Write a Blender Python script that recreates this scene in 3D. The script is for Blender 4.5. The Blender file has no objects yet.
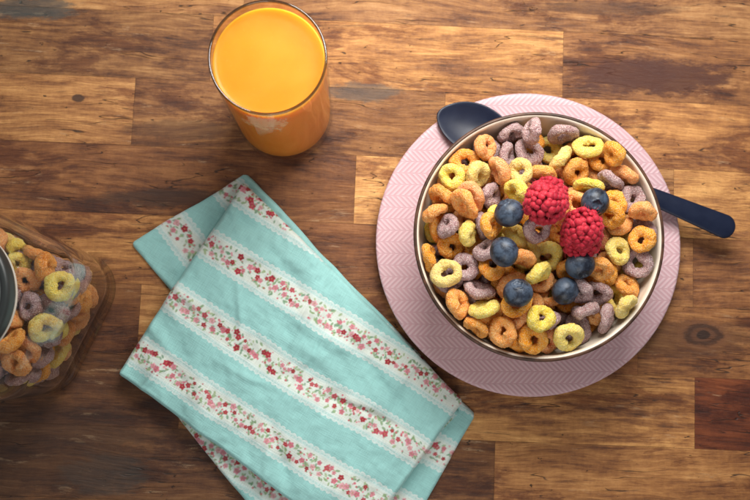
import bpy, bmesh, math, random
import numpy as np
from mathutils import Vector, Matrix, Euler, noise as mnoise

random.seed(7); np.random.seed(7)
K = 0.07            # authoring unit (100 photo px on the table) -> metres
scene = bpy.context.scene
COL = scene.collection

# ------------------------------------------------------------ camera maths
C = Vector((-0.2, -1.0, 9.15)); T = Vector((0, 0, 0))
F = (T - C).normalized()
R = F.cross(Vector((0, 1, 0))).normalized()
U = R.cross(F).normalized()
FP = 920.7
def P(px, py, z=0.0):
    d = F + R * ((px - 375) / FP) + U * ((250 - py) / FP)
    t = (z - C.z) / d.z
    return Vector((C.x + d.x * t, C.y + d.y * t, z))

# ------------------------------------------------------------ noise helpers
def _h(ix, iy, iz, seed):
    n = (ix * 374761393 + iy * 668265263 + iz * 2147483647 + seed * 1274126177) & 0xffffffff
    n = ((n ^ (n >> 13)) * 1274126177) & 0xffffffff
    n = n ^ (n >> 16)
    return (n & 0xffff) / 65535.0
def vnoise(x, y, z=None, seed=0):
    x = np.asarray(x, float); y = np.asarray(y, float)
    z = np.zeros_like(x) if z is None else np.asarray(z, float)
    ix, iy, iz = np.floor(x).astype(np.int64), np.floor(y).astype(np.int64), np.floor(z).astype(np.int64)
    fx, fy, fz = x - ix, y - iy, z - iz
    fx, fy, fz = [f * f * (3 - 2 * f) for f in (fx, fy, fz)]
    r = 0
    for a in (0, 1):
        for b in (0, 1):
            for c in (0, 1):
                w = (fx if a else 1 - fx) * (fy if b else 1 - fy) * (fz if c else 1 - fz)
                r = r + w * _h(ix + a, iy + b, iz + c, seed)
    return r * 2 - 1

# ------------------------------------------------------------ node helper
class M:
    def __init__(s, name):
        s.m = bpy.data.materials.new(name); s.m.use_nodes = True
        s.t = s.m.node_tree; s.t.nodes.clear()
        s.out = s.t.nodes.new('ShaderNodeOutputMaterial')
    def n(s, typ, ins=None, **props):
        nd = s.t.nodes.new('ShaderNode' + typ)
        for k, v in props.items(): setattr(nd, k, v)
        for k, v in (ins or {}).items():
            if isinstance(v, bpy.types.NodeSocket): s.t.links.new(v, nd.inputs[k])
            else: nd.inputs[k].default_value = v
        return nd
    def math(s, op, a, b=0.0, c=0.0, clamp=False):
        nd = s.n('Math', {0: a, 1: b, 2: c}, operation=op); nd.use_clamp = clamp
        return nd.outputs[0]
    def attr(s, name, out='Vector'):
        return s.n('Attribute', attribute_name=name).outputs[out]
    def scale(s, v, sc):
        return s.n('VectorMath', {0: v, 1: sc}, operation='MULTIPLY').outputs[0]
    def add(s, v, o):
        return s.n('VectorMath', {0: v, 1: o}, operation='ADD').outputs[0]
    def noise(s, v, scale=1.0, detail=3.0, rough=0.5, dist=0.0):
        return s.n('TexNoise', {'Vector': v, 'Scale': scale, 'Detail': detail, 'Roughness': rough, 'Distortion': dist}).outputs['Fac']
    def ramp(s, f, stops):
        nd = s.n('ValToRGB', {'Fac': f}); cr = nd.color_ramp
        while len(cr.elements) < len(stops): cr.elements.new(0.5)
        for e, (p, c) in zip(cr.elements, stops):
            e.position = p; e.color = (c, c, c, 1) if not hasattr(c, '__len__') else (*c, 1)
        return nd.outputs['Color']
    def mix(s, f, a, b, mode='MIX'):
        nd = s.t.nodes.new('ShaderNodeMix'); nd.data_type = 'RGBA'; nd.blend_type = mode
        for i, v in ((0, f), (6, a), (7, b)):
            if isinstance(v, bpy.types.NodeSocket): s.t.links.new(v, nd.inputs[i])
            else: nd.inputs[i].default_value = v if i == 0 else (*v, 1)
        return nd.outputs[2]
    def smooth(s, v, a, b):
        nd = s.n('MapRange', {0: v, 1: a, 2: b, 3: 0.0, 4: 1.0}, interpolation_type='SMOOTHSTEP')
        return nd.outputs[0]
    def bump(s, h, dist, strength=1.0, normal=None):
        ins = {'Height': h, 'Distance': dist * K, 'Strength': strength}
        if normal is not None: ins['Normal'] = normal
        return s.n('Bump', ins).outputs[0]
    def bsdf(s, **kw):
        ins = {k.replace('_', ' '): (tuple(v) + (1,) if isinstance(v, tuple) and len(v) == 3 and 'Radius' not in k else v) for k, v in kw.items()}
        nd = s.n('BsdfPrincipled', ins)
        s.t.links.new(nd.outputs[0], s.out.inputs[0]); return nd

# ------------------------------------------------------------ object helpers
def new_mesh(name, verts, faces, smooth=True):
    me = bpy.data.meshes.new(name)
    me.from_pydata([tuple(v) for v in verts], [], [tuple(f) for f in faces])
    me.update()
    if smooth: me.polygons.foreach_set('use_smooth', [True] * len(me.polygons))
    return me
def pos_attr(me):
    if 'pos0' in me.attributes: return
    co = np.empty(len(me.vertices) * 3, np.float32); me.vertices.foreach_get('co', co)
    a = me.attributes.new('pos0', 'FLOAT_VECTOR', 'POINT'); a.data.foreach_set('vector', co)
def obj(name, me, mat=None, loc=(0, 0, 0), parent=None):
    o = bpy.data.objects.new(name, me); COL.objects.link(o); o.location = loc
    if mat is not None and me is not None:
        if len(me.materials) == 0: me.materials.append(mat)
    if me is not None: pos_attr(me)
    if parent: o.parent = parent
    return o
def tag(o, label, category, group=None, kind=None):
    o['label'] = label; o['category'] = category
    if group: o['group'] = group
    if kind: o['kind'] = kind
def lathe(prof, n=96, closed_top=False):
    verts, faces = [], []; rings = []
    for (r, z) in prof:
        if r < 1e-6: rings.append([len(verts)]); verts.append((0, 0, z))
        else:
            rings.append(list(range(len(verts), len(verts) + n)))
            for i in range(n):
                a = 2 * math.pi * i / n; verts.append((r * math.cos(a), r * math.sin(a), z))
    for A, B in zip(rings[:-1], rings[1:]):
        for i in range(n):
            j = (i + 1) % n
            if len(A) == 1 and len(B) == 1: continue
            if len(A) == 1: faces.append((A[0], B[j], B[i]))
            elif len(B) == 1: faces.append((A[i], A[j], B[0]))
            else: faces.append((A[i], A[j], B[j], B[i]))
    return verts, faces

# ============================================================ TABLE
def build_table():
    verts, faces = [], []; pos0, wpos, tone = [], [], []
    ang = math.radians(-2.3); ca, sa = math.cos(ang), math.sin(ang)
    rng = random.Random(11)
    def put(x0, x1, y0, y1, z, r, tn):
        b = len(verts)
        for (x, y) in ((x0, y0), (x1, y0), (x1, y1), (x0, y1)):
            X = -3.75 + x * ca - y * sa; Y = x * sa + y * ca
            verts.append((X, Y, z)); pos0.append((x, y, r)); wpos.append((X, Y, 0)); tone.append(tn)
        faces.append((b, b + 1, b + 2, b + 3))
    named = {
        -70: [(-99, (1.05, .98, .9)), (2.3, (.9, .82, .76)), (99, None)],
        0: [(-99, (.80, .73, .66)), (2.0, (1.35, 1.27, 1.08)), (5.6, (.90, .78, .68)), (99, None)],
        70: [(-99, (1.22, 1.13, .98)), (1.25, (.82, .72, .63)), (4.4, (1.4, 1.28, 1.06)), (99, None)],
        139: [(-99, (.68, .53, .44)), (3.52, (1.8, 1.8, 1.6)), (4.9, (1.0, .9, .8)), (6.75, (1.7, 1.66, 1.42)), (99, None)],
        209: [(-99, (1.42, 1.3, 1.08)), (2.4, (.66, .49, .41)), (3.9, (1.2, 1.1, .98)), (6.95, (.95, .8, .7)), (99, None)],
        279: [(-99, (.62, .48, .40)), (1.45, (1.3, 1.2, 1.03)), (3.3, (.84, .64, .53)), (6.4, (1.0, .86, .73)), (99, None)],
        348: [(-99, (.38, .29, .25)), (1.9, (.8, .7, .6)), (4.4, (1.6, 1.53, 1.3)), (6.97, (.50, .24, .17)), (99, None)],
        418: [(-99, (.38, .31, .28)), (2.6, (.62, .52, .46)), (5.0, (1.2, 1.07, .9)), (99, None)],
        488: [(-99, (.6, .54, .5)), (2.6, (.8, .72, .64)), (6.2, (.9, .8, .7)), (99, None)],
    }
    g = 0.0012
    tops = [488 - 69.7 * i for i in range(-6, 16)]
    for tp in tops:
        key = None
        for k in named:
            if abs(k - tp) < 8: key = k
        yt = (250 - tp) / 100.0; yb = yt - 0.697
        if key is not None: js = named[key]
        else:
            xs = [-99] + [rng.uniform(-4, 0), rng.uniform(1, 4), rng.uniform(5, 8)] + [99]
            js = [(a, tuple(rng.uniform(.7, 1.15) * c for c in (1, .93, .86))) for a in xs[:-1]] + [(99, None)]
        for (a, tn), (b, _) in zip(js[:-1], js[1:]):
            a2, b2 = max(a, -6.5), min(b, 14)
            if b2 <= a2: continue
            put(a2 + g, b2 - g, yb + g, yt - g, 0.0, rng.uniform(0, 60), tn)
    put(-7, 14.5, -7.2, 10.0, -0.012, 0, (.32, .26, .2))
    me = new_mesh('table', verts, faces, False)
    for nm, dat in (('pos0', pos0), ('wpos', wpos)):
        a = me.attributes.new(nm, 'FLOAT_VECTOR', 'POINT'); a.data.foreach_set('vector', np.array(dat, np.float32).ravel())
    a = me.attributes.new('tone', 'FLOAT_VECTOR', 'POINT'); a.data.foreach_set('vector', np.array(tone, np.float32).ravel())
    m = M('wood'); p = m.attr('pos0'); w = m.attr('wpos')
    bend = m.noise(m.scale(p, (0.45, .9, 1)), 1.0, 2)
    bendv = m.n('CombineXYZ', {1: m.math('MULTIPLY_ADD', bend, 0.34, -0.17)}).outputs[0]
    pb = m.add(p, bendv)
    streak = m.noise(m.scale(pb, (1.1, 8.0, 1)), 1.0, 10, .74, .1)
    broad = m.noise(m.scale(pb, (0.75, 2.2, 1)), 1.0, 5, .62, .3)
    fine = m.noise(m.scale(pb, (3.0, 52, 1)), 1.0, 6, .80)
    slow = m.noise(m.scale(pb, (0.22, 1.3, 1)), 1.0, 2, .5)
    rings = m.math('MULTIPLY_ADD', m.math('SINE', m.math('MULTIPLY', slow, 110.0)), 0.5, 0.5)
    curl = m.noise(m.scale(p, (16, 6, 1)), 1.0, 6, .78, .2)
    v = m.math('MULTIPLY', streak, 0.38)
    v = m.math('MULTIPLY_ADD', broad, 0.25, v)
    v = m.math('MULTIPLY_ADD', fine, 0.28, v)
    v = m.math('MULTIPLY_ADD', rings, 0.03, v)
    v = m.math('MULTIPLY_ADD', curl, 0.10, v)
    col = m.ramp(v, [(0.395, (0.044, 0.018, 0.009)), (0.46, (0.145, 0.058, 0.022)), (0.52, (0.275, 0.127, 0.045)), (0.58, (0.42, 0.220, 0.084)), (0.66, (0.58, 0.36, 0.165))])
    col = m.mix(1.0, col, m.attr('tone'), 'MULTIPLY')
    bp = m.noise(m.scale(w, (0.6, 1.7, 1)), 1.0, 8, .72, .3)
    burn = m.smooth(bp, 0.50, 0.60)
    col = m.mix(m.math('MULTIPLY', burn, .80), col, m.mix(1.0, col, (.32, .18, .13), 'MULTIPLY'))
    sp = m.noise(m.scale(pb, (1.2, 13, 1)), 1.0, 8, .74)
    smear = m.smooth(sp, .59, .65)
    col = m.mix(m.math('MULTIPLY', smear, .5), col, (.052, .020, .011))
    sc = m.smooth(m.noise(m.scale(pb, (1.6, 10, 4)), 1.0, 8, .76), .60, .67)
    col = m.mix(m.math('MULTIPLY', sc, .35), col, (.58, .40, .23))
    cr = m.math('ABSOLUTE', m.math('SUBTRACT', m.noise(m.scale(pb, (.55, 5.5, 1.7)), 1.0, 3, .5), .5))
    crm = m.math('MULTIPLY', m.math('SUBTRACT', 1.0, m.smooth(cr, .0015, .006)), m.smooth(m.noise(m.scale(w, (1.5, 2.5, 1)), 1.0, 2), .50, .56))
    col = m.mix(m.math('MULTIPLY', crm, .85), col, (.022, .010, .006))
    dp = m.noise(m.scale(w, (7, 15, 1)), 1.0, 5, .68, .3)
    dash = m.smooth(dp, 0.66, 0.68)
    col = m.mix(m.math('MULTIPLY', dash, .88), col, (.020, .009, .006))
    def spot(px, py, rx, ry, strength, c, col, rough=.9, sharp=.4):
        q = P(px, py)
        d = m.n('VectorMath', {0: w, 1: (-q.x, -q.y, 0)}, operation='ADD').outputs[0]
        d = m.scale(d, (100 / rx, 100 / ry, 1))
        L = m.n('VectorMath', {0: d}, operation='LENGTH').outputs['Value']
        nn = m.noise(m.scale(w, (3.5, 9, 1)), 1.0, 7, .75)
        L = m.math('ADD', L, m.math('MULTIPLY_ADD', nn, rough * 2, -rough))
        f = m.math('SUBTRACT', 1.0, m.smooth(L, 1.05 - sharp, 1.05))
        return m.mix(m.math('MULTIPLY', f, strength), col, c)
    col = spot(365, 92, 42, 12, .65, (.075, .070, .062), col)
    col = spot(30, 8, 55, 13, .7, (.05, .062, .058), col)
    col = spot(105, 475, 48, 22, .35, (.055, .06, .055), col)
    col = spot(652, 76, 92, 22, .90, (.065, .018, .010), col)
    col = spot(690, 340, 80, 20, .6, (.085, .032, .013), col)
    col = spot(703, 335, 28, 17, .8, (.17, .065, .024), col, .5)
    col = spot(703, 335, 21, 12, .9, (.045, .016, .007), col, .5, .25)
    col = spot(703, 335, 14, 8, .8, (.12, .045, .018), col, .5, .25)
    col = spot(703, 335, 8, 5, 1.0, (.030, .011, .005), col, .5, .25)
    col = spot(78, 98, 7, 5, .9, (.045, .018, .009), col, .6)
    col = spot(165, 198, 75, 10, .7, (.05, .022, .012), col)
    col = spot(40, 450, 120, 60, .45, (.03, .014, .008), col)
    col = spot(610, 8, 90, 8, .5, (.07, .03, .015), col)
    col = spot(180, 130, 60, 12, .5, (.07, .03, .015), col)
    rough = m.math('MULTIPLY_ADD', streak, .35, .24)
    h = m.math('MULTIPLY_ADD', fine, .5, m.math('MULTIPLY', streak, .8))
    h = m.math('SUBTRACT', h, m.math('MULTIPLY', m.math('ADD', dash, crm), .35))
    m.bsdf(Base_Color=col, Roughness=rough, Normal=m.bump(h, .03, .6), Specular_IOR_Level=.38)
    o = obj('table', me, m.m)
    tag(o, 'weathered butcher-block wooden table top with dark stains', 'table', kind='structure')
build_table()

# ============================================================ PLATE
plate_c = P(528.5, 242.5, 0.14)
def build_plate():
    prof = [(0, .03), (.75, .03), (.80, .0), (.86, .0), (.90, .03), (1.2, .07), (1.46, .115), (1.495, .128), (1.51, .142), (1.508, .152), (1.49, .158), (1.45, .152), (1.2, .118), (.95, .09), (.82, .08), (0, .08)]
    v, f = lathe(prof, 160)
    me = new_mesh('plate', v, f)
    m = M('pink_chevron'); p = m.attr('pos0')
    rot = m.n('VectorRotate', {'Vector': p, 'Axis': (0, 0, 1), 'Angle': math.radians(90)}).outputs[0]
    s = m.n('SeparateXYZ', {0: rot})
    x, y = s.outputs[0], s.outputs[1]
    tri = m.math('ABSOLUTE', m.math('SUBTRACT', m.math('FRACT', m.math('DIVIDE', x, .23)), .5))
    q = m.math('FRACT', m.math('DIVIDE', m.math('MULTIPLY_ADD', tri, .23, y), .054))
    line = m.math('ABSOLUTE', m.math('SUBTRACT', q, .5))
    line = m.smooth(line, .17, .33)
    spine = m.smooth(m.math('ABSOLUTE', m.math('SUBTRACT', tri, .25)), .22, .243)
    f1 = m.math('MULTIPLY', line, m.math('SUBTRACT', 1.0, spine))
    nz = m.noise(p, 3.0, 4, .6)
    base = m.mix(nz, (.51, .305, .345), (.575, .37, .40))
    col = m.mix(m.math('MULTIPLY', f1, .45), base, (.72, .57, .60))
    m.bsdf(Base_Color=col, Roughness=.42, Specular_IOR_Level=.3, Normal=m.bump(f1, .005, .5), Coat_Weight=.1, Coat_Roughness=.3)
    o = obj('plate', me, m.m, (plate_c.x, plate_c.y, 0))
    tag(o, 'round pale pink plate with fine white zigzag pattern', 'plate')
build_plate()

# ============================================================ BOWL
ZB = .082; ZR = 1.07
bowl_c = P(539.5, 235, ZR)
RB = 1.12
def build_bowl():
    root = bpy.data.objects.new('bowl', None); COL.objects.link(root); root.location = (bowl_c.x, bowl_c.y, ZB); root.empty_display_size = .1
    tag(root, 'cream ceramic cereal bowl with dark brown rim on pink plate', 'bowl')
    H = ZR - ZB
    out, inn = [], []
    for i in range(33):
        t = i / 32
        inn.append(((RB - .05) * (1 - (1 - t) ** 2.1) ** .62, .10 + (H - .10) * t))
    for i in range(4, 33):
        t = i / 32
        out.append(((RB - .006) * (1 - (1 - t) ** 2.1) ** .60 + .015 * (1 - t), .055 + (H - .055) * t))
    prof = [(0, .03), (.40, .03), (.42, .0), (.47, .0), (.48, .03), (.482, .09)] + out[2:-1]
    body = prof + [(RB - .004, H - .03), (RB - .006, H - .012), (RB - .016, H - .003), (RB - .034, H - .004), (RB - .044, H - .014)] + list(reversed(inn[:-1]))
    v, f = lathe(body, 144)
    me = new_mesh('bowl_body', v, f)
    m = M('cream_glaze'); p = m.attr('pos0')
    nz = m.noise(p, 5, 5, .6); sp = m.smooth(m.noise(p, 42, 2, .5), .70, .76)
    col = m.mix(nz, (.68, .60, .49), (.77, .69, .58))
    col = m.mix(m.math('MULTIPLY', sp, .5), col, (.35, .22, .13))
    m.bsdf(Base_Color=col, Roughness=.3, Specular_IOR_Level=.4)
    obj('body', me, m.m, parent=root)
    rp = []
    for i in range(15):
        a = math.pi * (-.35 + 1.05 * i / 14)
        rp.append((RB - .018 + .0185 * math.cos(a), H - .014 + .018 * math.sin(a)))
    rp.append((RB - .012, H - .03)); rp.append(rp[0])
    v, f = lathe(rp, 160)
    me = new_mesh('bowl_rim', v, f)
    m = M('brown_rim'); p = m.attr('pos0')
    nz = m.noise(p, 7, 5, .6)
    m.bsdf(Base_Color=m.mix(m.smooth(nz, .35, .65), (.040, .020, .013), (.11, .05, .028)), Roughness=.42, Specular_IOR_Level=.35)
    obj('rim', me, m.m, parent=root)
    cv, cf = lathe([(0, .0), (.3, 0)] + [(r, z) for r, z in inn[3:-3]] + [(inn[-4][0], H + .1), (inn[-4][0], H + .8)], 64)
    return new_mesh('col_bowl', cv, cf)
bowl_col = build_bowl()

# ============================================================ SPOON
def build_spoon():
    a = P(437, 114, .17); b = P(733, 231, .24)
    ax = (b - a); L = ax.length; ax.normalize()
    side = Vector((0, 0, 1)).cross(ax).normalized(); up = ax.cross(side).normalized()
    def hw(t):
        if t < .78:
            u = t / .78
            return max(.004, .27 * math.sin(math.pi * min(1, u * .93 + .0)) ** .58 * (1 - .12 * u))
        if t < 1.02:
            k = (t - .78) / .24; k = k * k * (3 - 2 * k); return hw(.7799) * (1 - k) + .05 * k
        k = min(1, (t - 1.02) / (L - 1.02)); w = .05 + .075 * k ** 1.3
        e = L - t
        if e < .11: w *= math.sqrt(max(.0008, 1 - ((.11 - e) / .11) ** 2))
        return w
    def dep(t):
        if t < .84: return .09 * math.sin(math.pi * t / .84) ** .8
        return 0
    def zl(t):
        return .06 * math.sin(math.pi * min(1, max(0, t - .5) / (L - .5)))
    def part(t0, t1, n, name):
        verts, faces = [], []; S = 20
        ts = [t0 + (t1 - t0) * i / n for i in range(n + 1)]
        if t0 == 0: ts = [t0 + (t1 - t0) * (i / n) ** 1.35 for i in range(0, n + 1)]
        if abs(t1 - L) < 1e-6: ts = [t0 + (t1 - t0) * (1 - (1 - i / n) ** 1.7) for i in range(n + 1)]
        for t in ts:
            w, d = hw(t), dep(t); th = .028 if t > .9 else .020
            for s in range(S):
                an = 2 * math.pi * s / S; cx = math.cos(an); sx = math.sin(an)
                e = cx
                zz = -d * (1 - e * e) + th * sx * min(1, w / .05)
                q = a + ax * t + side * (w * e) + up * (zz + zl(t) + .035)
                verts.append(q - a)
        m_ = len(ts)
        for i in range(m_ - 1):
            for s in range(S):
                k = (s + 1) % S
                faces.append((i * S + s, i * S + k, (i + 1) * S + k, (i + 1) * S + s))
        faces.append(tuple(reversed(range(S)))); faces.append(tuple(range((m_ - 1) * S, m_ * S)))
        me = new_mesh(name, verts, faces)
        bm = bmesh.new(); bm.from_mesh(me); bmesh.ops.recalc_face_normals(bm, faces=bm.faces); bm.to_mesh(me); bm.free()
        return me
    root = bpy.data.objects.new('spoon', None); COL.objects.link(root); root.location = a; root.empty_display_size = .1
    tag(root, 'dark navy spoon lying on the plate beneath the bowl', 'spoon')
    m = M('navy_enamel'); p = m.attr('pos0'); nz = m.noise(p, 9, 4, .6)
    m.bsdf(Base_Color=m.mix(nz, (.004, .007, .022), (.008, .014, .038)), Roughness=m.math('MULTIPLY_ADD', nz, .2, .28), Specular_IOR_Level=.35)
    obj('spoon_head', part(0, 1.2, 40, 'spoon_head'), m.m, parent=root)
    obj('handle', part(1.2, L, 50, 'spoon_handle'), m.m, parent=root)
build_spoon()

# ============================================================ GLASS OF JUICE
def build_glass():
    HG = 1.92; c = P(267.5, 56.5, HG)
    root = bpy.data.objects.new('glass_of_juice', None); COL.objects.link(root); root.location = (c.x, c.y, 0); root.empty_display_size = .1
    tag(root, 'clear tumbler nearly full of orange juice on the table', 'glass of juice')
    r1, r0 = .482, .475
    wl = .022
    ro = lambda z: r0 + (r1 - r0) * (z / HG)
    prof = [(0, .02), (.37, .015), (.43, .003), (.462, .02), (ro(.08), .07)]
    prof += [(ro(z), z) for z in np.linspace(.15, HG - .03, 12)]
    prof += [(r1, HG - .012), (r1 - .004, HG - .003), (r1 - .011, HG), (r1 - .018, HG - .003), (r1 - wl, HG - .012)]
    zt = HG - .15
    prof += [(ro(z) - wl, z) for z in np.linspace(HG - .03, zt + .005, 4)]
    v, f = lathe(prof, 128); me = new_mesh('tumbler', v, f)
    m = M('clear_glass')
    fac = m.n('LayerWeight', {'Blend': .5}).outputs['Facing']
    p = m.attr('pos0'); z = m.n('SeparateXYZ', {0: p}).outputs[2]
    refl = m.math('MULTIPLY_ADD', m.math('POWER', fac, 4.0), .45, .08, clamp=True)
    tcol = m.mix(m.math('POWER', fac, 5.0), (.98, .985, .98), (.80, .78, .72))
    lip = m.smooth(z, HG - .030, HG - .012)
    tcol = m.mix(m.math('MULTIPLY', lip, .85), tcol, (.07, .07, .055))  # rim darkening from refraction is painted into the tint here
    wv = m.noise(m.scale(p, (2.2, 2.2, .7)), 1.0, 2)
    tr = m.n('BsdfTransparent', {'Color': tcol}); gl = m.n('BsdfGlossy', {'Color': (1, 1, 1, 1), 'Roughness': .05, 'Normal': m.bump(wv, .08, .4)})
    mx = m.n('MixShader', {0: refl})
    m.t.links.new(tr.outputs[0], mx.inputs[1]); m.t.links.new(gl.outputs[0], mx.inputs[2])
    # thin dried pulp film under the juice line on one side
    at = m.n('SeparateXYZ', {0: p}); pn = m.noise(m.scale(p, (9, 9, 5)), 1.0, 6, .75)
    ex = m.math('SUBTRACT', 1.0, m.smooth(m.math('ABSOLUTE', m.math('ADD', at.outputs[0], .03)), .05, .30))
    ez = m.math('SUBTRACT', 1.0, m.smooth(m.math('ABSOLUTE', m.math('SUBTRACT', z, zt - .16)), .05, .45))
    ey = m.smooth(m.math('MULTIPLY', at.outputs[1], -1.0), .2, .4)
    film = m.math('MULTIPLY', m.math('MULTIPLY', ex, ez), ey)
    film = m.math('MULTIPLY', m.smooth(m.math('ADD', m.math('MULTIPLY', film, .38), pn), .66, .84), .5)
    df = m.n('BsdfDiffuse', {'Color': (.95, .66, .38, 1)})
    mx2 = m.n('MixShader', {0: film})
    m.t.links.new(mx.outputs[0], mx2.inputs[1]); m.t.links.new(df.outputs[0], mx2.inputs[2]); m.t.links.new(mx2.outputs[0], m.out.inputs[0])
    obj('tumbler', me, m.m, parent=root)
    g = .016
    prof = [(0, .135), (.15, .137), (.34, .145), (.42, .17), (ro(.22) - g - .01, .205)] + [(ro(z) - g, z) for z in np.linspace(.245, zt, 10)]
    rr = ro(zt) - g
    prof += [(rr - .010, zt + .012), (rr - .020, zt + .004), (rr - .04, zt - .001), (rr * .8, zt - .002), (rr * .5, zt - .002), (rr * .25, zt - .002), (0, zt - .002)]
    v, f = lathe(prof, 128); me = new_mesh('juice', v, f)
    m = M('orange_juice'); p = m.attr('pos0')
    nz = m.noise(p, 1.6, 3, .5, .5); pu = m.noise(p, 30, 3, .6)
    col = m.mix(m.smooth(nz, .3, .7), (.83, .255, .020), (.86, .305, .036))
    col = m.mix(m.math('MULTIPLY', m.smooth(pu, .60, .75), .15), col, (.93, .44, .10))
    m.bsdf(Base_Color=col, Roughness=.25, IOR=1.34, Specular_IOR_Level=.25, Subsurface_Weight=.8, Subsurface_Scale=.03, Subsurface_Radius=(1.0, .5, .12))
    obj('juice', me, m.m, parent=root)
build_glass()

# ============================================================ NAPKIN
def flower_pattern(u, v, centers, seed, umin, umax):
    n = len(u)
    base = np.array([.30, .575, .56]); col = np.tile(base, (n, 1))
    fab = .5 + .5 * vnoise(u * .05, v * .05, seed=seed)
    col *= (0.96 + .08 * fab)[:, None]
    white = np.array([.66, .73, .71])
    rng = random.Random(seed)
    for vc in centers:
        d = np.abs(v - vc)
        idx = np.where(d < 24)[0]
        if len(idx) == 0: continue
        uu, vv = u[idx], v[idx] - vc; dd = np.abs(vv); cc = col[idx]
        def bl(mask, c):
            m_ = np.clip(mask, 0, 1)[:, None]; cc[:] = cc * (1 - m_) + np.array(c) * m_
        scal = 15.6 + 1.9 * np.abs(np.sin(uu * math.pi / 6.5))
        bl((dd < scal) * .58, white)
        bl(((dd > scal - 1.3) & (dd < scal)) * .5, white)
        du = (uu % 3.5) - 1.75; dv = (dd % 3.1) - 1.55
        bl(((du ** 2 + dv ** 2) < .8) * (dd > 11.5) * (dd < scal - 1) * .5, base)
        bl(np.clip((11.2 - dd) / .8, 0, 1) * .8, (.66, .71, .65))
        bl(((dd > 11.2) & (dd < 12.3)) * .5, (.74, .78, .75))
        x = umin; items = []
        while x < umax:
            x += rng.uniform(3.6, 5.2)
            items.append(('f', x, rng.choice([-1, 1]) * rng.uniform(1.0, 7.0), rng.uniform(2.4, 4.1)))
            for _ in range(4): items.append(('l', x + rng.uniform(-5, 5), rng.uniform(-9.5, 9.5), rng.uniform(1.8, 3.0)))
            for _ in range(2): items.append(('b', x + rng.uniform(-5, 5), rng.uniform(-10, 10), rng.uniform(.9, 1.5)))
        for kind in ('l', 'b', 'f'):
            for it in items:
                if it[0] != kind: continue
                _, fx, fv, r = it
                near = np.where((np.abs(uu - fx) < r + 1.5) & (np.abs(vv - fv) < r + 1.5))[0]
                ph = rng.random() * 6.28
                if kind == 'f': pal = rng.choice([(.46, .045, .07), (.52, .09, .12), (.70, .32, .37), (.72, .40, .43), (.38, .035, .055), (.64, .2, .26), (.68, .27, .33)])
                elif kind == 'b': pal = rng.choice([(.44, .06, .08), (.64, .25, .3), (.54, .11, .15)])
                else: pal = rng.choice([(.19, .31, .15), (.27, .40, .21), (.15, .29, .18), (.31, .42, .22)])
                if len(near) == 0: continue
                a, b = uu[near] - fx, vv[near] - fv
                if kind == 'l':
                    a2 = a * math.cos(ph) + b * math.sin(ph); b2 = -a * math.sin(ph) + b * math.cos(ph)
                    mk = np.clip((1 - np.sqrt((a2 / r) ** 2 + (b2 / (r * .5)) ** 2)) * 2.8, 0, 1) * .85
                    m_ = mk[:, None]; cc[near] = cc[near] * (1 - m_) + np.array(pal) * m_
                elif kind == 'b':
                    mk = np.clip((r - np.hypot(a, b)) * 1.6, 0, 1)[:, None] * .9
                    cc[near] = cc[near] * (1 - mk) + np.array(pal) * mk
                else:
                    rad = np.hypot(a, b); th = np.arctan2(b, a) + ph
                    pet = r * (.88 + .12 * np.cos(5 * th))
                    mk = np.clip((pet - rad) * 1.4, 0, 1)[:, None]
                    swirl = .5 + .5 * np.cos(2 * th + rad / r * 7.0)
                    shade = (.72 + .50 * swirl * (rad / r))[:, None]
                    cc[near] = cc[near] * (1 - mk) + np.clip(np.array(pal) * shade, 0, 1) * mk
                    ck = np.clip((r * .24 - rad) * 2.5, 0, 1)[:, None] * .7
                    cc[near] = cc[near] * (1 - ck) + np.array((.5, .25, .12)) * ck
        col[idx] = cc
    return col

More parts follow.
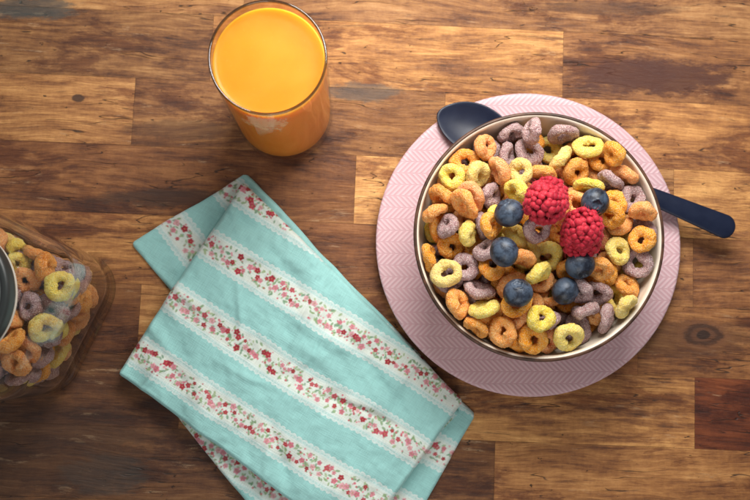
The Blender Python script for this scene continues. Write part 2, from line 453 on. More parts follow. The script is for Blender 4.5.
def build_napkin():
    V, Fc, Cl, W = [], [], [], []
    off = 0
    def layer(c00, c10, c11, c01, ztop, thick, res, patt, seed, bulge=0.02):
        nonlocal off
        a, b, c, d = [np.array(q, float) for q in (c00, c10, c11, c01)]
        ls = max(np.linalg.norm(b - a), np.linalg.norm(c - d)); lt = max(np.linalg.norm(d - a), np.linalg.norm(c - b))
        ns, nt = int(ls / res), int(lt / res)
        def grad(n, L):
            core = np.linspace(0, 1, n + 1)
            e = np.array([0, .15, .5, 1.0, 1.8, 2.8]) / L
            core = core[(core > 3.4 / L) & (core < 1 - 3.4 / L)]
            return np.concatenate([e, core, 1 - e[::-1]])
        s, t = grad(ns, ls), grad(nt, lt)
        Sg, Tg = np.meshgrid(s, t, indexing='ij')
        s_, t_ = Sg.ravel(), Tg.ravel()
        q = (np.outer((1 - s_) * (1 - t_), a) + np.outer(s_ * (1 - t_), b) + np.outer(s_ * t_, c) + np.outer((1 - s_) * t_, d))
        wob = 2.8
        q0 = q.copy()
        q[:, 0] += wob * vnoise(q0[:, 0] * .013, q0[:, 1] * .013, seed=seed) + .6 * vnoise(q0[:, 0] * .06, q0[:, 1] * .06, seed=seed + 3)
        q[:, 1] += wob * vnoise(q0[:, 0] * .013, q0[:, 1] * .013, seed=seed + 1) + .6 * vnoise(q0[:, 0] * .06, q0[:, 1] * .06, seed=seed + 4)
        dse = np.minimum(s_, 1 - s_) * ls; dte = np.minimum(t_, 1 - t_) * lt
        cr = 4.0
        cd = np.clip(1 - dse / cr, 0, 1) * np.clip(1 - dte / cr, 0, 1)
        cen = (a + b + c + d) / 4
        dirc = cen - q; dirc /= (np.linalg.norm(dirc, axis=1)[:, None] + 1e-9)
        q += dirc * (cd * 2.0)[:, None]
        de = np.minimum(dse, dte)
        w = 5.0
        prof = np.sqrt(np.clip(1 - (1 - np.clip(de / w, 0, 1)) ** 2, 0, 1))
        x, y = q[:, 0], q[:, 1]
        und = .040 * vnoise(x * .018, y * .018, seed=seed + 9) + .030 * vnoise(x * .045, y * .045, seed=seed + 10)
        ww = np.zeros_like(x)
        rg = random.Random(seed)
        for k in range(30):
            an = rg.choice([rg.gauss(.56, .25), rg.gauss(1.0, .3), rg.gauss(2.1, .3)])
            px_, py_ = rg.uniform(130, 440), rg.uniform(200, 500)
            dx, dy = math.cos(an), math.sin(an)
            al = (x - px_) * dx + (y - py_) * dy; ac = -(x - px_) * dy + (y - py_) * dx
            ac = ac + 6 * vnoise(al * .02, al * 0, seed=seed + k)
            ww += rg.choice([-1, 1]) * rg.uniform(.016, .036) * np.exp(-(ac / rg.uniform(3.0, 8)) ** 2) * np.exp(-(al / rg.uniform(25, 60)) ** 2)
        und2 = .006 * vnoise(x * .16, y * .16, seed=seed + 20)
        puff = bulge * np.clip(de / 30, 0, 1) ** .5
        z = (ztop - thick) + (thick + puff + (und + ww) * (1 if seed == 63 else .4) + und2) * prof
        z = np.where(de < .05, .004, np.maximum(z, .006))
        if seed == 63: z = np.where(de > w, np.maximum(z, .12), z)
        D = np.array([F.x, F.y, F.z])[None, :] + np.outer((x - 375) / FP, np.array(R)) + np.outer((250 - y) / FP, np.array(U))
        tt = (ztop - C.z) / D[:, 2]
        X, Y = C.x + D[:, 0] * tt, C.y + D[:, 1] * tt
        V.append(np.stack([X, Y, z], 1))
        Cl.append(patt(q0[:, 0], q0[:, 1])); W.append(np.stack([q0[:, 0] / 100, q0[:, 1] / 100, 0 * x], 1))
        nS, nT = len(s), len(t)
        ii, jj = np.meshgrid(np.arange(nS - 1), np.arange(nT - 1), indexing='ij')
        k = (ii * nT + jj).ravel() + off
        Fc.append(np.stack([k, k + 1, k + nT + 1, k + nT], 1))
        off += nS * nT
    ud = np.array([.8480, .530]); vd = np.array([-.530, .848]); o = np.array([237., 190.])
    def uvof(x, y): return (x - o[0]) * ud[0] + (y - o[1]) * ud[1], (x - o[0]) * vd[0] + (y - o[1]) * vd[1]
    def p3(x, y):
        u, v = uvof(x, y); return flower_pattern(u, v, [-2, 61, 126, 190], 5, -20, 330)
    def p2(x, y):
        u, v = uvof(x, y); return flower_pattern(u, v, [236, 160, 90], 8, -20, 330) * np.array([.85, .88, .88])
    def p1(x, y):
        e = np.array([.60, .80]); g = np.array([-.80, .60])
        u = (x - 170) * e[0] + (y - 222) * e[1]; v = (x - 170) * g[0] + (y - 222) * g[1]
        c = flower_pattern(u, v, [-2, -68], 3, -30, 420)
        u, v = uvof(x, y); c2 = flower_pattern(u, v, [52, 116, 180], 9, 100, 420)
        return np.where((x > 330)[:, None], c2, c)
    layer((131, 243), (246, 171), (477, 417), (392, 566), .050, .045, 1.0, p1, 31, .004)
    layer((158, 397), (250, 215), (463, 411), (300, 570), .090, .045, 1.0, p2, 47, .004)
    layer((117, 375), (241, 178), (466, 404), (356, 548), .195, .078, .62, p3, 63, .025)
    V = np.concatenate(V); Cl = np.concatenate(Cl); W = np.concatenate(W); Fc = np.concatenate(Fc)
    me = bpy.data.meshes.new('napkin')
    me.vertices.add(len(V)); me.vertices.foreach_set('co', V.astype(np.float32).ravel())
    me.loops.add(len(Fc) * 4); me.loops.foreach_set('vertex_index', Fc.astype(np.int32).ravel())
    me.polygons.add(len(Fc)); me.polygons.foreach_set('loop_start', np.arange(len(Fc), dtype=np.int32) * 4)
    me.polygons.foreach_set('use_smooth', [True] * len(Fc))
    me.update(calc_edges=True); me.validate()
    a = me.attributes.new('cloth', 'FLOAT_VECTOR', 'POINT'); a.data.foreach_set('vector', Cl.astype(np.float32).ravel())
    a = me.attributes.new('weave', 'FLOAT_VECTOR', 'POINT'); a.data.foreach_set('vector', W.astype(np.float32).ravel())
    m = M('printed_cotton'); c = m.attr('cloth'); w = m.attr('weave')
    wr = m.n('VectorRotate', {'Vector': w, 'Axis': (0, 0, 1), 'Angle': math.radians(-32)}).outputs[0]
    s = m.n('SeparateXYZ', {0: wr})
    wx = m.math('SINE', m.math('MULTIPLY', s.outputs[0], 2 * math.pi * 75)); wy = m.math('SINE', m.math('MULTIPLY', s.outputs[1], 2 * math.pi * 75))
    wv = m.math('MULTIPLY', wx, wy)
    slub = m.noise(m.scale(wr, (8, 90, 1)), 1.0, 2); slub2 = m.noise(m.scale(wr, (90, 8, 1)), 1.0, 2)
    sl = m.math('ADD', slub, slub2)
    var = m.math('MULTIPLY_ADD', sl, .24, .76)
    col = m.mix(1.0, c, m.n('CombineXYZ', {0: var, 1: var, 2: var}).outputs[0], 'MULTIPLY')
    h = m.math('MULTIPLY_ADD', wv, .25, sl)
    m.bsdf(Base_Color=col, Roughness=.88, Specular_IOR_Level=.2, Sheen_Weight=.1, Sheen_Roughness=.5, Normal=m.bump(h, .006, .7))
    ob = obj('napkin', me, m.m)
    tag(ob, 'folded turquoise cotton napkin with floral stripes on the table', 'napkin')
build_napkin()

# ============================================================ JAR
jar_c = P(-71, 294, 2.2); jar_c.z = 0
JROT = math.radians(-25)
def rsq(theta, half, rc, blend):
    c, s = abs(math.cos(theta)), abs(math.sin(theta))
    k = half - rc
    if s > c: c, s = s, c
    r = half / c
    if r * s > k:
        bq = k * (c + s); cq = 2 * k * k - rc * rc
        r = bq + math.sqrt(max(0, bq * bq - cq))
    return r * (1 - blend) + half * blend
def sq_loft(levels, n=112, cap0=True, cap1=False):
    verts, faces = [], []
    for (half, rc, bl, z) in levels:
        for i in range(n):
            a = 2 * math.pi * i / n
            r = rsq(a, half, min(rc, half * .98), bl)
            verts.append((r * math.cos(a + JROT), r * math.sin(a + JROT), z))
    for j in range(len(levels) - 1):
        for i in range(n):
            k = (i + 1) % n
            faces.append((j * n + i, j * n + k, (j + 1) * n + k, (j + 1) * n + i))
    if cap0: faces.append(tuple(reversed(range(n))))
    if cap1: faces.append(tuple(range((len(levels) - 1) * n, len(levels) * n)))
    return verts, faces
def build_jar():
    root = bpy.data.objects.new('cereal_jar', None); COL.objects.link(root); root.location = jar_c; root.empty_display_size = .1
    tag(root, 'square clear glass jar of cereal with a round grey lid', 'jar')
    hs = .725; rc = .36; th = .042
    outer = [(.58, .3, 0, .012), (.65, .33, 0, .0), (.70, .35, 0, .03), (hs, rc, 0, .10), (hs, rc, 0, .5), (hs, rc, 0, 1.0), (hs, rc, 0, 1.35), (hs - .006, rc, 0, 1.45), (hs - .022, rc, .05, 1.54), (hs - .05, rc, .16, 1.63), (hs - .085, rc, .34, 1.71), (hs - .12, .36, .56, 1.78), (hs - .155, .36, .80, 1.84), (.54, .36, 1, 1.89), (.517, .36, 1, 1.94), (.515, .36, 1, 2.08)]
    inner = [(h - th, max(.1, r_ - th), bl, z - (.03 if 1.4 < z < 2.0 else 0)) for (h, r_, bl, z) in reversed(outer[4:])]
    inner += [(hs - th, rc - th, 0, .32), (hs - .06, rc - .06, 0, .24), (hs - .11, .28, 0, .19), (hs - .20, .22, 0, .165)]
    v, f = sq_loft(outer + inner, cap1=True)
    me = new_mesh('jar_body', v, f)
    m = M('jar_glass'); nz = m.noise(m.attr('pos0'), 1.6, 2)
    rg = m.math('MULTIPLY', nz, .012)
    m.bsdf(Base_Color=(1.0, 1.0, .995), Roughness=rg, IOR=1.40, Transmission_Weight=1.0)
    obj('body', me, m.m, parent=root)
    prof = [(0, 2.09), (.50, 2.09), (.50, 2.02), (.56, 2.02), (.585, 2.04), (.592, 2.08), (.592, 2.16), (.585, 2.19), (.565, 2.205), (.54, 2.205), (.525, 2.19), (.50, 2.175), (.3, 2.185), (0, 2.19)]
    v, f = lathe(prof, 128); me = new_mesh('lid', v, f)
    m = M('brushed_lid'); p = m.attr('pos0')
    L = m.n('VectorMath', {0: m.scale(p, (1, 1, 0))}, operation='LENGTH').outputs['Value']
    nz = m.noise(p, 6, 4, .6)
    br = m.noise(m.n('CombineXYZ', {0: m.math('MULTIPLY', L, 60.0)}).outputs[0], 1.0, 3)
    col = m.mix(nz, (.40, .43, .42), (.52, .54, .53))
    col = m.mix(m.math('MULTIPLY', br, .3), col, (.28, .30, .30))
    col = m.mix(m.smooth(L, .515, .53), col, (.022, .027, .027))
    m.bsdf(Base_Color=col, Roughness=.4, Metallic=.1)
    lid = obj('lid', me, m.m, parent=root)
    prof = [(.517, 1.97), (.575, 1.97), (.58, 1.985), (.575, 2.0), (.517, 2.0), (.517, 1.97)]
    v, f = lathe(prof, 96); me = new_mesh('seal', v, f)
    m = M('rubber_seal'); nz = m.noise(m.attr('pos0'), 8, 3)
    m.bsdf(Base_Color=m.mix(nz, (.4, .36, .3), (.5, .46, .4)), Roughness=.6)
    obj('seal', me, m.m, parent=lid)
    cv, cf = sq_loft([(hs - .22, .2, 0, .17), (hs - .14, .24, 0, .20), (hs - th - .05, rc - .08, 0, .33), (hs - th - .05, rc - .08, 0, 6.5)], n=48)
    return new_mesh('col_jar', cv, cf)
jar_col = build_jar()

# ============================================================ CEREAL / BERRY MESHES
def ring_mesh(name, R0, r0, seed, ecc, flat):
    nu, nv = 60, 28
    i, j = np.meshgrid(np.arange(nu), np.arange(nv), indexing='ij')
    a = 2 * np.pi * i / nu; b = 2 * np.pi * j / nv
    a, b = a.ravel(), b.ravel()
    rs = random.Random(seed)
    ph = [rs.random() * 6.28 for _ in range(6)]
    Rm = R0 * (1 + ecc * np.cos(2 * a + ph[0]) + .035 * np.cos(3 * a + ph[1]))
    rm = r0 * (1 + .13 * np.cos(a + ph[2]) + .08 * np.cos(2 * a + ph[3]) + .05 * np.cos(5 * a + ph[4]))
    x0, y0, z0 = (Rm + rm * np.cos(b)) * np.cos(a), (Rm + rm * np.cos(b)) * np.sin(a), rm * np.sin(b) * flat
    n1 = vnoise(x0 * 22, y0 * 22, z0 * 22, seed); n2 = vnoise(x0 * 55, y0 * 55, z0 * 55, seed + 1); n3 = vnoise(x0 * 110, y0 * 110, z0 * 110, seed + 2)
    rr = rm * (1 + .11 * n1 + .10 * n2 + .085 * n3)
    x, y, z = (Rm + rr * np.cos(b)) * np.cos(a), (Rm + rr * np.cos(b)) * np.sin(a), rr * np.sin(b) * flat
    z = z + .010 * np.cos(2 * a + ph[5])
    faces = []
    for u in range(nu):
        for v in range(nv):
            u2, v2 = (u + 1) % nu, (v + 1) % nv
            faces.append((u * nv + v, u2 * nv + v, u2 * nv + v2, u * nv + v2))
    return new_mesh(name, np.stack([x, y, z], 1), faces)

def cereal_mat(name, dark, mid, light, sugar, sug_amt):
    m = M(name); p = m.attr('pos0')
    rnd = m.n('ObjectInfo').outputs['Random']
    p2 = m.add(p, m.n('CombineXYZ', {0: m.math('MULTIPLY', rnd, 9.0)}).outputs[0])
    n1 = m.noise(p2, 11, 5, .65); n2 = m.noise(p2, 65, 3, .6); n3 = m.noise(p2, 115, 2, .5)
    col = m.ramp(n1, [(.30, dark), (.45, mid), (.68, light)])
    pit = m.smooth(n2, .38, .50)
    col = m.mix(m.math('MULTIPLY', m.math('SUBTRACT', 1.0, pit), .5), col, dark)
    col = m.mix(m.math('MULTIPLY', m.smooth(n3, .53, .59), sug_amt), col, sugar)
    hs = m.n('HueSaturation', {'Color': col, 'Hue': m.math('MULTIPLY_ADD', rnd, .012, .490), 'Saturation': m.math('MULTIPLY_ADD', rnd, .15, .93), 'Value': m.math('MULTIPLY_ADD', m.math('FRACT', m.math('MULTIPLY', rnd, 7.3)), .20, .94)})
    h = m.math('MULTIPLY_ADD', n3, .8, m.math('MULTIPLY', n2, 1.0))
    m.bsdf(Base_Color=hs.outputs[0], Roughness=.60, Specular_IOR_Level=.35, Subsurface_Weight=.22, Subsurface_Scale=.0025, Subsurface_Radius=(1, .55, .3), Normal=m.bump(h, .025, .9))
    return m.m
MATS = {
    'p': cereal_mat('cereal_purple', (.22, .10, .10), (.43, .262, .255), (.53, .37, .355), (.79, .68, .65), .65),
    'o': cereal_mat('cereal_orange', (.74, .21, .03), (.98, .40, .075), (.99, .50, .14), (1.0, .76, .46), .5),
    'y': cereal_mat('cereal_yellow', (.80, .50, .06), (.98, .73, .13), (.99, .81, .24), (.99, .91, .56), .5),
}
RING = {}
spec = [(.084, .049, 1, .06, .95), (.092, .051, 2, .10, .92), (.076, .047, 3, .04, 1.0), (.088, .046, 4, .14, .95), (.082, .052, 5, .09, .9)]
for c in 'poy':
    for k, (R0, r0, sd, ec, fl) in enumerate(spec):
        me = ring_mesh('cereal_ring_mesh', R0, r0, sd * 10 + ord(c), ec, fl); me.materials.append(MATS[c]); pos_attr(me); RING[(c, k)] = me
RV = {}
for key, me in RING.items():
    co = np.empty(len(me.vertices) * 3, np.float32); me.vertices.foreach_get('co', co); RV[key] = co.reshape(-1, 3)[::6]

def raspberry_mesh(seed, a, hgt):
    rs = random.Random(seed); bm = bmesh.new()
    rows = [(-.70, 15), (-.50, 18), (-.29, 21), (-.08, 22), (.13, 21), (.33, 19), (.52, 16), (.69, 13), (.83, 9), (.93, 5), (.99, 1)]
    for ri, (t, n) in enumerate(rows):
        zz = t * hgt; w = a * math.sqrt(max(0, 1 - (abs(t) if t > 0 else abs(t) * .62) ** 2.2)) if t < .95 else 0
        for i in range(n):
            an = 2 * math.pi * (i + .5 * (ri % 2)) / n + rs.uniform(-.13, .13)
            s = a * .165 * rs.uniform(.78, 1.28)
            pos = Vector((w * .92 * math.cos(an), w * .92 * math.sin(an), zz + rs.uniform(-.35, .35) * s))
            nrm = Vector((math.cos(an) * w, math.sin(an) * w, zz * .9)).normalized() if w > 0 else Vector((0, 0, 1))
            q = nrm.to_track_quat('Z', 'Y').to_matrix().to_4x4()
            mt = Matrix.Translation(pos) @ q @ Matrix.Diagonal((s * rs.uniform(.9, 1.15), s, s * rs.uniform(.7, .95), 1))
            bmesh.ops.create_icosphere(bm, subdivisions=3, radius=1, matrix=mt)
            if rs.random() < .8:
                tip = pos + nrm * s * .7; d = (nrm + Vector((rs.uniform(-.9, .9), rs.uniform(-.9, .9), rs.uniform(-.3, .8)))).normalized()
                q2 = d.to_track_quat('Z', 'Y').to_matrix().to_4x4(); hl = rs.uniform(.02, .05)
                bmesh.ops.create_cone(bm, segments=5, radius1=.0018, radius2=.001, depth=hl, matrix=Matrix.Translation(tip + d * hl * .5) @ q2)
    bmesh.ops.create_uvsphere(bm, u_segments=24, v_segments=16, radius=1, matrix=Matrix.Translation((0, 0, -.02)) @ Matrix.Diagonal((a * .94, a * .94, hgt * .92, 1)))
    me = bpy.data.meshes.new('raspberry_mesh'); bm.to_mesh(me); bm.free()
    me.polygons.foreach_set('use_smooth', [True] * len(me.polygons)); return me
m = M('raspberry_skin'); p = m.attr('pos0'); nz = m.noise(p, 9, 3); n2 = m.noise(p, 60, 3)
m.bsdf(Base_Color=m.mix(m.smooth(nz, .3, .7), (.36, .006, .024), (.58, .028, .052)), Roughness=.55, Subsurface_Weight=.4, Subsurface_Scale=.002, Subsurface_Radius=(1, .18, .18), Specular_IOR_Level=.3, Sheen_Weight=.22, Sheen_Roughness=.4, Sheen_Tint=(1, .62, .7), Normal=m.bump(n2, .008, .7))
RASP = m.m

def blueberry_mesh(seed, r):
    nu, nv = 64, 44; verts, faces = [], []
    rs = random.Random(seed); ph = rs.random() * 6
    for j in range(nv + 1):
        th = math.pi * (j / nv) ** 1.25
        for i in range(nu):
            a = 2 * math.pi * i / nu
            rr = r * (1 - .015 * math.cos(2 * a + ph)); zz = math.cos(th) * .90; xy = math.sin(th)
            lip = .36 * (1 + .10 * math.cos(5 * a + ph))
            d = 0
            if th < lip: d = -.16 * (1 - (th / lip) ** 3)
            ridge = .085 * math.exp(-((th - lip) / .055) ** 2) * (.65 + .35 * math.cos(5 * a + ph))
            k = 1 + d + ridge
            verts.append((rr * xy * math.cos(a) * (1 + ridge), rr * xy * math.sin(a) * (1 + ridge), r * zz * k))
    for j in range(nv):
        for i in range(nu):
            k = (i + 1) % nu
            faces.append((j * nu + i, j * nu + k, (j + 1) * nu + k, (j + 1) * nu + i))
    me = new_mesh('blueberry_mesh', verts, faces)
    bm = bmesh.new(); bm.from_mesh(me); bmesh.ops.remove_doubles(bm, verts=bm.verts, dist=1e-5); bmesh.ops.recalc_face_normals(bm, faces=bm.faces); bm.to_mesh(me); bm.free()
    me.polygons.foreach_set('use_smooth', [True] * len(me.polygons))
    return me
m = M('blueberry_skin'); p = m.attr('pos0'); rnd = m.n('ObjectInfo').outputs['Random']
p2 = m.add(p, m.n('CombineXYZ', {0: m.math('MULTIPLY', rnd, 7.0)}).outputs[0])
nz = m.noise(p2, 8, 5, .65, .6); n2 = m.noise(p2, 50, 3, .6)
col = m.mix(m.smooth(nz, .37, .64), (.007, .010, .020), (.060, .088, .135))
col = m.mix(m.math('MULTIPLY', m.smooth(n2, .55, .7), .28), col, (.15, .19, .26))
m.bsdf(Base_Color=col, Roughness=m.math('MULTIPLY_ADD', nz, .35, .27), Specular_IOR_Level=.45, Normal=m.bump(n2, .004, .4))
BLUE = m.m

# ============================================================ LAYOUT + RIGID-BODY SETTLING
listed = [
 ('p',518,131),('p',548,131),('p',525,154),('p',597,175),('p',561,175),('p',633,199),('o',617,205),('p',650,235),('o',633,252),
 ('p',433,238),('p',480,226),('p',458,262),('p',466,298),('p',475,273),('p',553,240),('p',482,189),('p',592,289),
 ('p',573,318),('p',641,268),('p',496,309),('p',573,336),('p',526,272),('p',497,183),('p',625,243),('p',600,318),
 ('y',580,136),('y',552,148),('y',488,147),('y',495,164),('y',509,231),('y',531,249),('y',490,282),('y',542,276),
 ('y',627,283),('y',600,310),('y',507,329),('y',534,316),('y',446,270),
 ('o',606,147),('o',458,181),('o',468,163),('o',456,207),('o',435,205),('o',519,180),('o',480,206),('o',497,201),
 ('o',443,252),('o',471,243),('o',628,224),('o',605,235),('o',608,259),('o',548,304),('o',547,338),('o',477,322),
 ('o',521,322),('o',618,302),('o',575,160),('o',604,275),('o',621,180),('o',443,284),('o',640,215),
 ('o',535,225),('o',590,222),('o',530,340),('p',444,222),('o',505,172),('y',472,178),('o',640,290),('o',585,298),
]
rng = random.Random(21)
bc = Vector((bowl_c.x, bowl_c.y, 0))
def support(r): return .68
RMAX = .925
names = {'p': 'purple', 'o': 'orange', 'y': 'yellow'}
def mk_ring(c, k, loc, rot, wh):
    o = bpy.data.objects.new('cereal_ring', RING[(c, k)]); COL.objects.link(o)
    o.location = loc; o.rotation_euler = rot; o['rk'] = c + str(k)
    if wh == 'bowl': tag(o, '%s sugared cereal ring in the cream bowl' % names[c], 'cereal', 'cereal rings in the bowl')
    else: tag(o, '%s sugared cereal ring inside the glass jar' % names[c], 'cereal', 'cereal rings in the jar')
    return o
def try_rand(n, rad, mind, avoid=(), ma=.12):
    pts = []
    for _ in range(6000):
        a, r = rng.random() * 6.283, rad * math.sqrt(rng.random())
        q = (r * math.cos(a), r * math.sin(a))
        if all((q[0] - w[0]) ** 2 + (q[1] - w[1]) ** 2 > mind ** 2 for w in pts) and all((q[0] - w[0]) ** 2 + (q[1] - w[1]) ** 2 > ma ** 2 for w in avoid): pts.append(q)
        if len(pts) >= n: break
    return pts
def simulate(objs, frames, with_jar, sub=9, lin=.5, ang=.75):
    statics = []
    def st(me, loc):
        o = bpy.data.objects.new('collider', me); COL.objects.link(o); o.location = loc; statics.append(o)
    st(bowl_col, (bowl_c.x, bowl_c.y, ZB))
    if with_jar: st(jar_col, jar_c)
    sv, sf = lathe([(0, support(0))] + [(r, support(r)) for r in np.linspace(.1, 1.0, 10)], 48)
    st(new_mesh('col_dome', sv, sf), bc)
    bpy.ops.rigidbody.world_add()
    rw = scene.rigidbody_world; rw.substeps_per_frame = sub; rw.solver_iterations = 14
    rw.point_cache.frame_start = 1; rw.point_cache.frame_end = frames + 5
    for lst, ty in ((objs, 'ACTIVE'), (statics, 'PASSIVE')):
        bpy.ops.object.select_all(action='DESELECT')
        for o in lst: o.select_set(True)
        bpy.context.view_layer.objects.active = lst[0]
        bpy.ops.rigidbody.objects_add(type=ty)
    for o in objs:
        rb = o.rigid_body; rb.collision_shape = 'CONVEX_HULL'; rb.mass = .05; rb.friction = .6; rb.restitution = 0
        rb.use_margin = True; rb.collision_margin = .001; rb.linear_damping = lin; rb.angular_damping = ang
    for o in statics:
        rb = o.rigid_body; rb.collision_shape = 'MESH'; rb.friction = .5; rb.use_margin = True; rb.collision_margin = .003
    for fr in range(1, frames + 1): scene.frame_set(fr)
    dg = bpy.context.evaluated_depsgraph_get()
    mats = [o.evaluated_get(dg).matrix_world.copy() for o in objs]
    bpy.ops.rigidbody.world_remove()
    for o in statics: bpy.data.objects.remove(o)
    scene.frame_set(1)
    keep = []
    for o, mt in zip(objs, mats):
        inb = (mt.translation.xy - bowl_c.xy).length < 1.1 and mt.translation.z > .3
        inj = (mt.translation.xy - jar_c.xy).length < 1.0 and .05 < mt.translation.z < 1.68
        if not (inb or inj): bpy.data.objects.remove(o); continue
        loc, q, _ = mt.decompose(); o.location = loc; o.rotation_euler = q.to_euler(); keep.append(o)
    return keep
def world_verts(objs):
    out = []
    for o in objs:
        v = RV[(o['rk'][0], int(o['rk'][1]))]; mt = Matrix.LocRotScale(o.location, o.rotation_euler, None)
        a = np.array(mt.to_3x3()); out.append(v @ a.T + np.array(o.location))
    return np.concatenate(out)
def rot_small(sg): return Euler((rng.gauss(0, sg), rng.gauss(0, sg), rng.random() * 6.28))
pts = []
for (c, px, py) in listed:
    q = P(px, py, 1.14); x, y = (q.x - bowl_c.x) * 1.02, (q.y - bowl_c.y) * 1.02
    r = math.hypot(x, y)
    if r > RMAX: x *= RMAX / r; y *= RMAX / r
    pts.append((c, x, y))
photo_pts = list(pts)
def near_col(x, y):
    c = min(photo_pts, key=lambda w: (w[1] - x) ** 2 + (w[2] - y) ** 2)[0]
    return c if rng.random() < .35 else rng.choice('pooooyy')
fill = []
for lv, n in ((0, 42), (1, 38)):
    for (x, y) in try_rand(n, .90, .195):
        z = support(0) + .08 + .2 * lv
        fill.append(mk_ring(near_col(x, y), rng.randrange(5), bc + Vector((x, y, z)), rot_small(.12), 'bowl'))
jr = []; lvl = .34
while len(jr) < 165:
    cand = []
    for _ in range(300):
        x, y = rng.uniform(-.46, .46), rng.uniform(-.46, .46)
        if math.hypot(x, y) < .55 and all((x - a) ** 2 + (y - b) ** 2 > .235 ** 2 for a, b in cand): cand.append((x, y))
    for (x, y) in cand: jr.append((x, y, lvl + rng.uniform(0, .05)))
    lvl += .18
jar_rings = []
bag = list('ppooy')
for (x, y, z) in jr[:165]:
    cs, sn = math.cos(JROT), math.sin(JROT)
    jar_rings.append(mk_ring(rng.choice(bag), rng.choice([0, 2, 2, 4, 2]), jar_c + Vector((x * cs - y * sn, x * sn + y * cs, z)), rot_small(.5), 'jar'))
kept = simulate(fill + jar_rings, 50, True, 8)
fill = [o for o in kept if (o.location.xy - bowl_c.xy).length < 1.2]
WV = world_verts(fill)
def top_at(x, y, rad, wv):
    d2 = (wv[:, 0] - x) ** 2 + (wv[:, 1] - y) ** 2
    s = wv[d2 < rad * rad]
    return float(s[:, 2].max()) if len(s) else support(0)
for (x, y) in try_rand(32, RMAX, .16, [(a, b) for _, a, b in pts], .115): pts.append((near_col(x, y), x, y))
rng.shuffle(pts)
placed = []; top = []
for (c, x, y) in pts:
    z = max(top_at(x + bc.x, y + bc.y, .07, WV), support(0) + .02) + .05
    for (a, b, cz) in placed:
        if (a - x) ** 2 + (b - y) ** 2 < .215 ** 2: z = max(z, cz + .075)
    placed.append((x, y, z))
    top.append(mk_ring(c, rng.randrange(5), bc + Vector((x, y, z)), rot_small(.16), 'bowl'))
allr = simulate(fill + top, 18, False, 10, .6, .92)
def prune(objs):
    keep = []
    for o in objs:
        v = world_verts([o]); r = np.hypot(v[:, 0] - bc.x, v[:, 1] - bc.y)
        over = ((r > 1.07) & (v[:, 2] > 1.11)).any()
        rc_ = math.hypot(o.location.x - bc.x, o.location.y - bc.y)
        proud = v[:, 2].max() > 1.29 + .15 * (1 - rc_ ** 2)
        if over or proud: bpy.data.objects.remove(o)
        else: keep.append(o)
    return keep
allr = prune(allr)
WV = world_verts(allr)
GX = [(r * math.cos(a), r * math.sin(a)) for r, n in ((.0, 1), (.18, 6), (.36, 12), (.54, 20), (.70, 26), (.83, 36), (.925, 52)) for a in [2 * math.pi * (i + .3) / n for i in range(n)]]
for rnd_ in range(3):
    for it in range(30):
        best = None
        for (x, y) in GX:
            h = top_at(x + bc.x, y + bc.y, .045, WV)
            want = 1.07 + .12 * (1 - (x * x + y * y))
            if h - want < -.03 and (best is None or h - want < best[0]): best = (h - want, x, y, h)
        if best is None: break
        _, x, y, h = best
        d2 = (WV[:, 0] - x - bc.x) ** 2 + (WV[:, 1] - y - bc.y) ** 2
        z = float(np.percentile(WV[d2 < .11 ** 2, 2], 85)) + .035 if (d2 < .11 ** 2).any() else h + .05
        z = min(z, 1.15 + .13 * (1 - (x * x + y * y)))
        o = mk_ring(near_col(x, y), rng.choice([2, 2, 4, 0]), bc + Vector((x, y, z)), rot_small(.15), 'bowl')
        allr.append(o); WV = np.concatenate([WV, world_verts([o])])
    allr = prune(simulate(allr, 8, False, 10, .78, .94))
    WV = world_verts(allr)
berries = [('r', 546, 202, .178), ('r', 582, 232, .175), ('b', 509, 213, .130), ('b', 595, 202, .124), ('b', 504, 252, .130), ('b', 518, 293, .128), ('b', 565, 291, .126), ('b', 580, 265, .128)]
bk = 0; bp = []
rots = [Euler((.9, .2, 0)), Euler((2.2, .4, 1)), Euler((-.9, -.8, 0)), Euler((.35, -.2, .3)), Euler((1.9, .3, 2)), Euler((-.5, .55, 1)), Euler((1.4, .3, 1))]
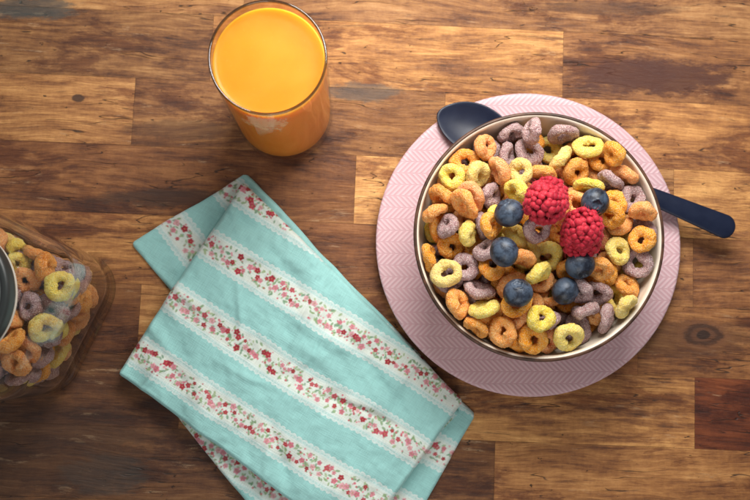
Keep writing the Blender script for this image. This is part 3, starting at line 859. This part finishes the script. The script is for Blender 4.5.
for (t, px, py, r) in berries:
    q = P(px, py, 1.36)
    lim = 1.29 if t == 'b' else 1.32
    nk = []
    for o in allr:
        dx = math.hypot(o.location.x - q.x, o.location.y - q.y)
        zt_ = world_verts([o])[:, 2].max()
        if dx < r + .03 and zt_ > lim: bpy.data.objects.remove(o)
        else: nk.append(o)
    allr = nk; WV = world_verts(allr)
    d2 = (WV[:, 0] - q.x) ** 2 + (WV[:, 1] - q.y) ** 2; mk = d2 < (r * .85) ** 2
    z = float((WV[mk, 2] + np.sqrt(r * r - d2[mk])).max()) - .035 if mk.any() else 1.15
    z = min(z, 1.46)
    for (a, b, cz, rr) in bp:
        dx = math.hypot(a - q.x, b - q.y)
        if dx < (rr + r) * .93 and t == 'b': z = min(z, cz - math.sqrt(max(0, ((rr + r) * .93) ** 2 - dx * dx)))
    bp.append((q.x, q.y, z, r))
    q = P(px, py, z)
    if t == 'b':
        me = blueberry_mesh(bk, r); me.materials.append(BLUE); pos_attr(me)
        o = bpy.data.objects.new('blueberry', me); o.rotation_euler = rots[bk % 7]
        tag(o, 'plump dark blueberry resting on the cereal', 'blueberry', 'blueberries on the cereal')
    else:
        me = raspberry_mesh(bk + 30, r, r * 1.12); me.materials.append(RASP); pos_attr(me)
        o = bpy.data.objects.new('raspberry', me); o.rotation_euler = Euler((.55, -.6, .2)) if bk == 0 else Euler((-.45, .6, .9))
        tag(o, 'ripe red raspberry resting on the cereal', 'raspberry', 'raspberries on the cereal')
    bk += 1
    COL.objects.link(o); o.location = q
for o in bpy.data.objects:
    if 'rk' in o: del o['rk']
for me in list(bpy.data.meshes):
    if me.users == 0: bpy.data.meshes.remove(me)

# ============================================================ SCALE TO METRES
done = set()
for o in bpy.data.objects:
    o.location = Vector(o.location) * K
    if o.type == 'EMPTY': o.empty_display_size = .01
    if o.type == 'MESH' and o.data.name not in done:
        done.add(o.data.name); o.data.transform(Matrix.Scale(K, 4)); o.data.update()

# ============================================================ CAMERA, LIGHT, WORLD
cd = bpy.data.cameras.new('camera'); cam = bpy.data.objects.new('camera', cd); COL.objects.link(cam)
mw = Matrix((( R.x, U.x, -F.x, C.x * K), (R.y, U.y, -F.y, C.y * K), (R.z, U.z, -F.z, C.z * K), (0, 0, 0, 1)))
cam.matrix_world = mw
cd.sensor_width = 36; cd.lens = 36 * FP / 750; cd.clip_start = .01; cd.clip_end = 50
cd.dof.use_dof = True; cd.dof.focus_distance = (C.z - .9) * K; cd.dof.aperture_fstop = 10.0
scene.camera = cam

def area(name, loc, target, size, power, color):
    ld = bpy.data.lights.new(name, 'AREA'); ld.shape = 'RECTANGLE'; ld.size = size[0] * K; ld.size_y = size[1] * K; ld.energy = power; ld.color = color
    o = bpy.data.objects.new(name, ld); COL.objects.link(o); o.location = Vector(loc) * K
    o.rotation_euler = (Vector(target) - Vector(loc)).to_track_quat('-Z', 'Y').to_euler(); return o
area('window_light', (1.2, 4.0, 4.9), (.4, .9, 0), (3.8, 3.2), 3.35, (1, .965, .91))
area('room_fill', (.4, -6.0, 5.5), (.3, .8, .3), (4, 3), .85, (1, .95, .88))
area('side_fill', (-6, 2.5, 6.5), (-1, 0, 0), (4, 4), .35, (1, .95, .88))
w = bpy.data.worlds.new('World'); scene.world = w; w.use_nodes = True
bg = w.node_tree.nodes['Background']; bg.inputs[0].default_value = (.95, .94, .96, 1); bg.inputs[1].default_value = .22
scene.view_settings.view_transform = 'Standard'; scene.view_settings.look = 'None'; scene.view_settings.exposure = 0
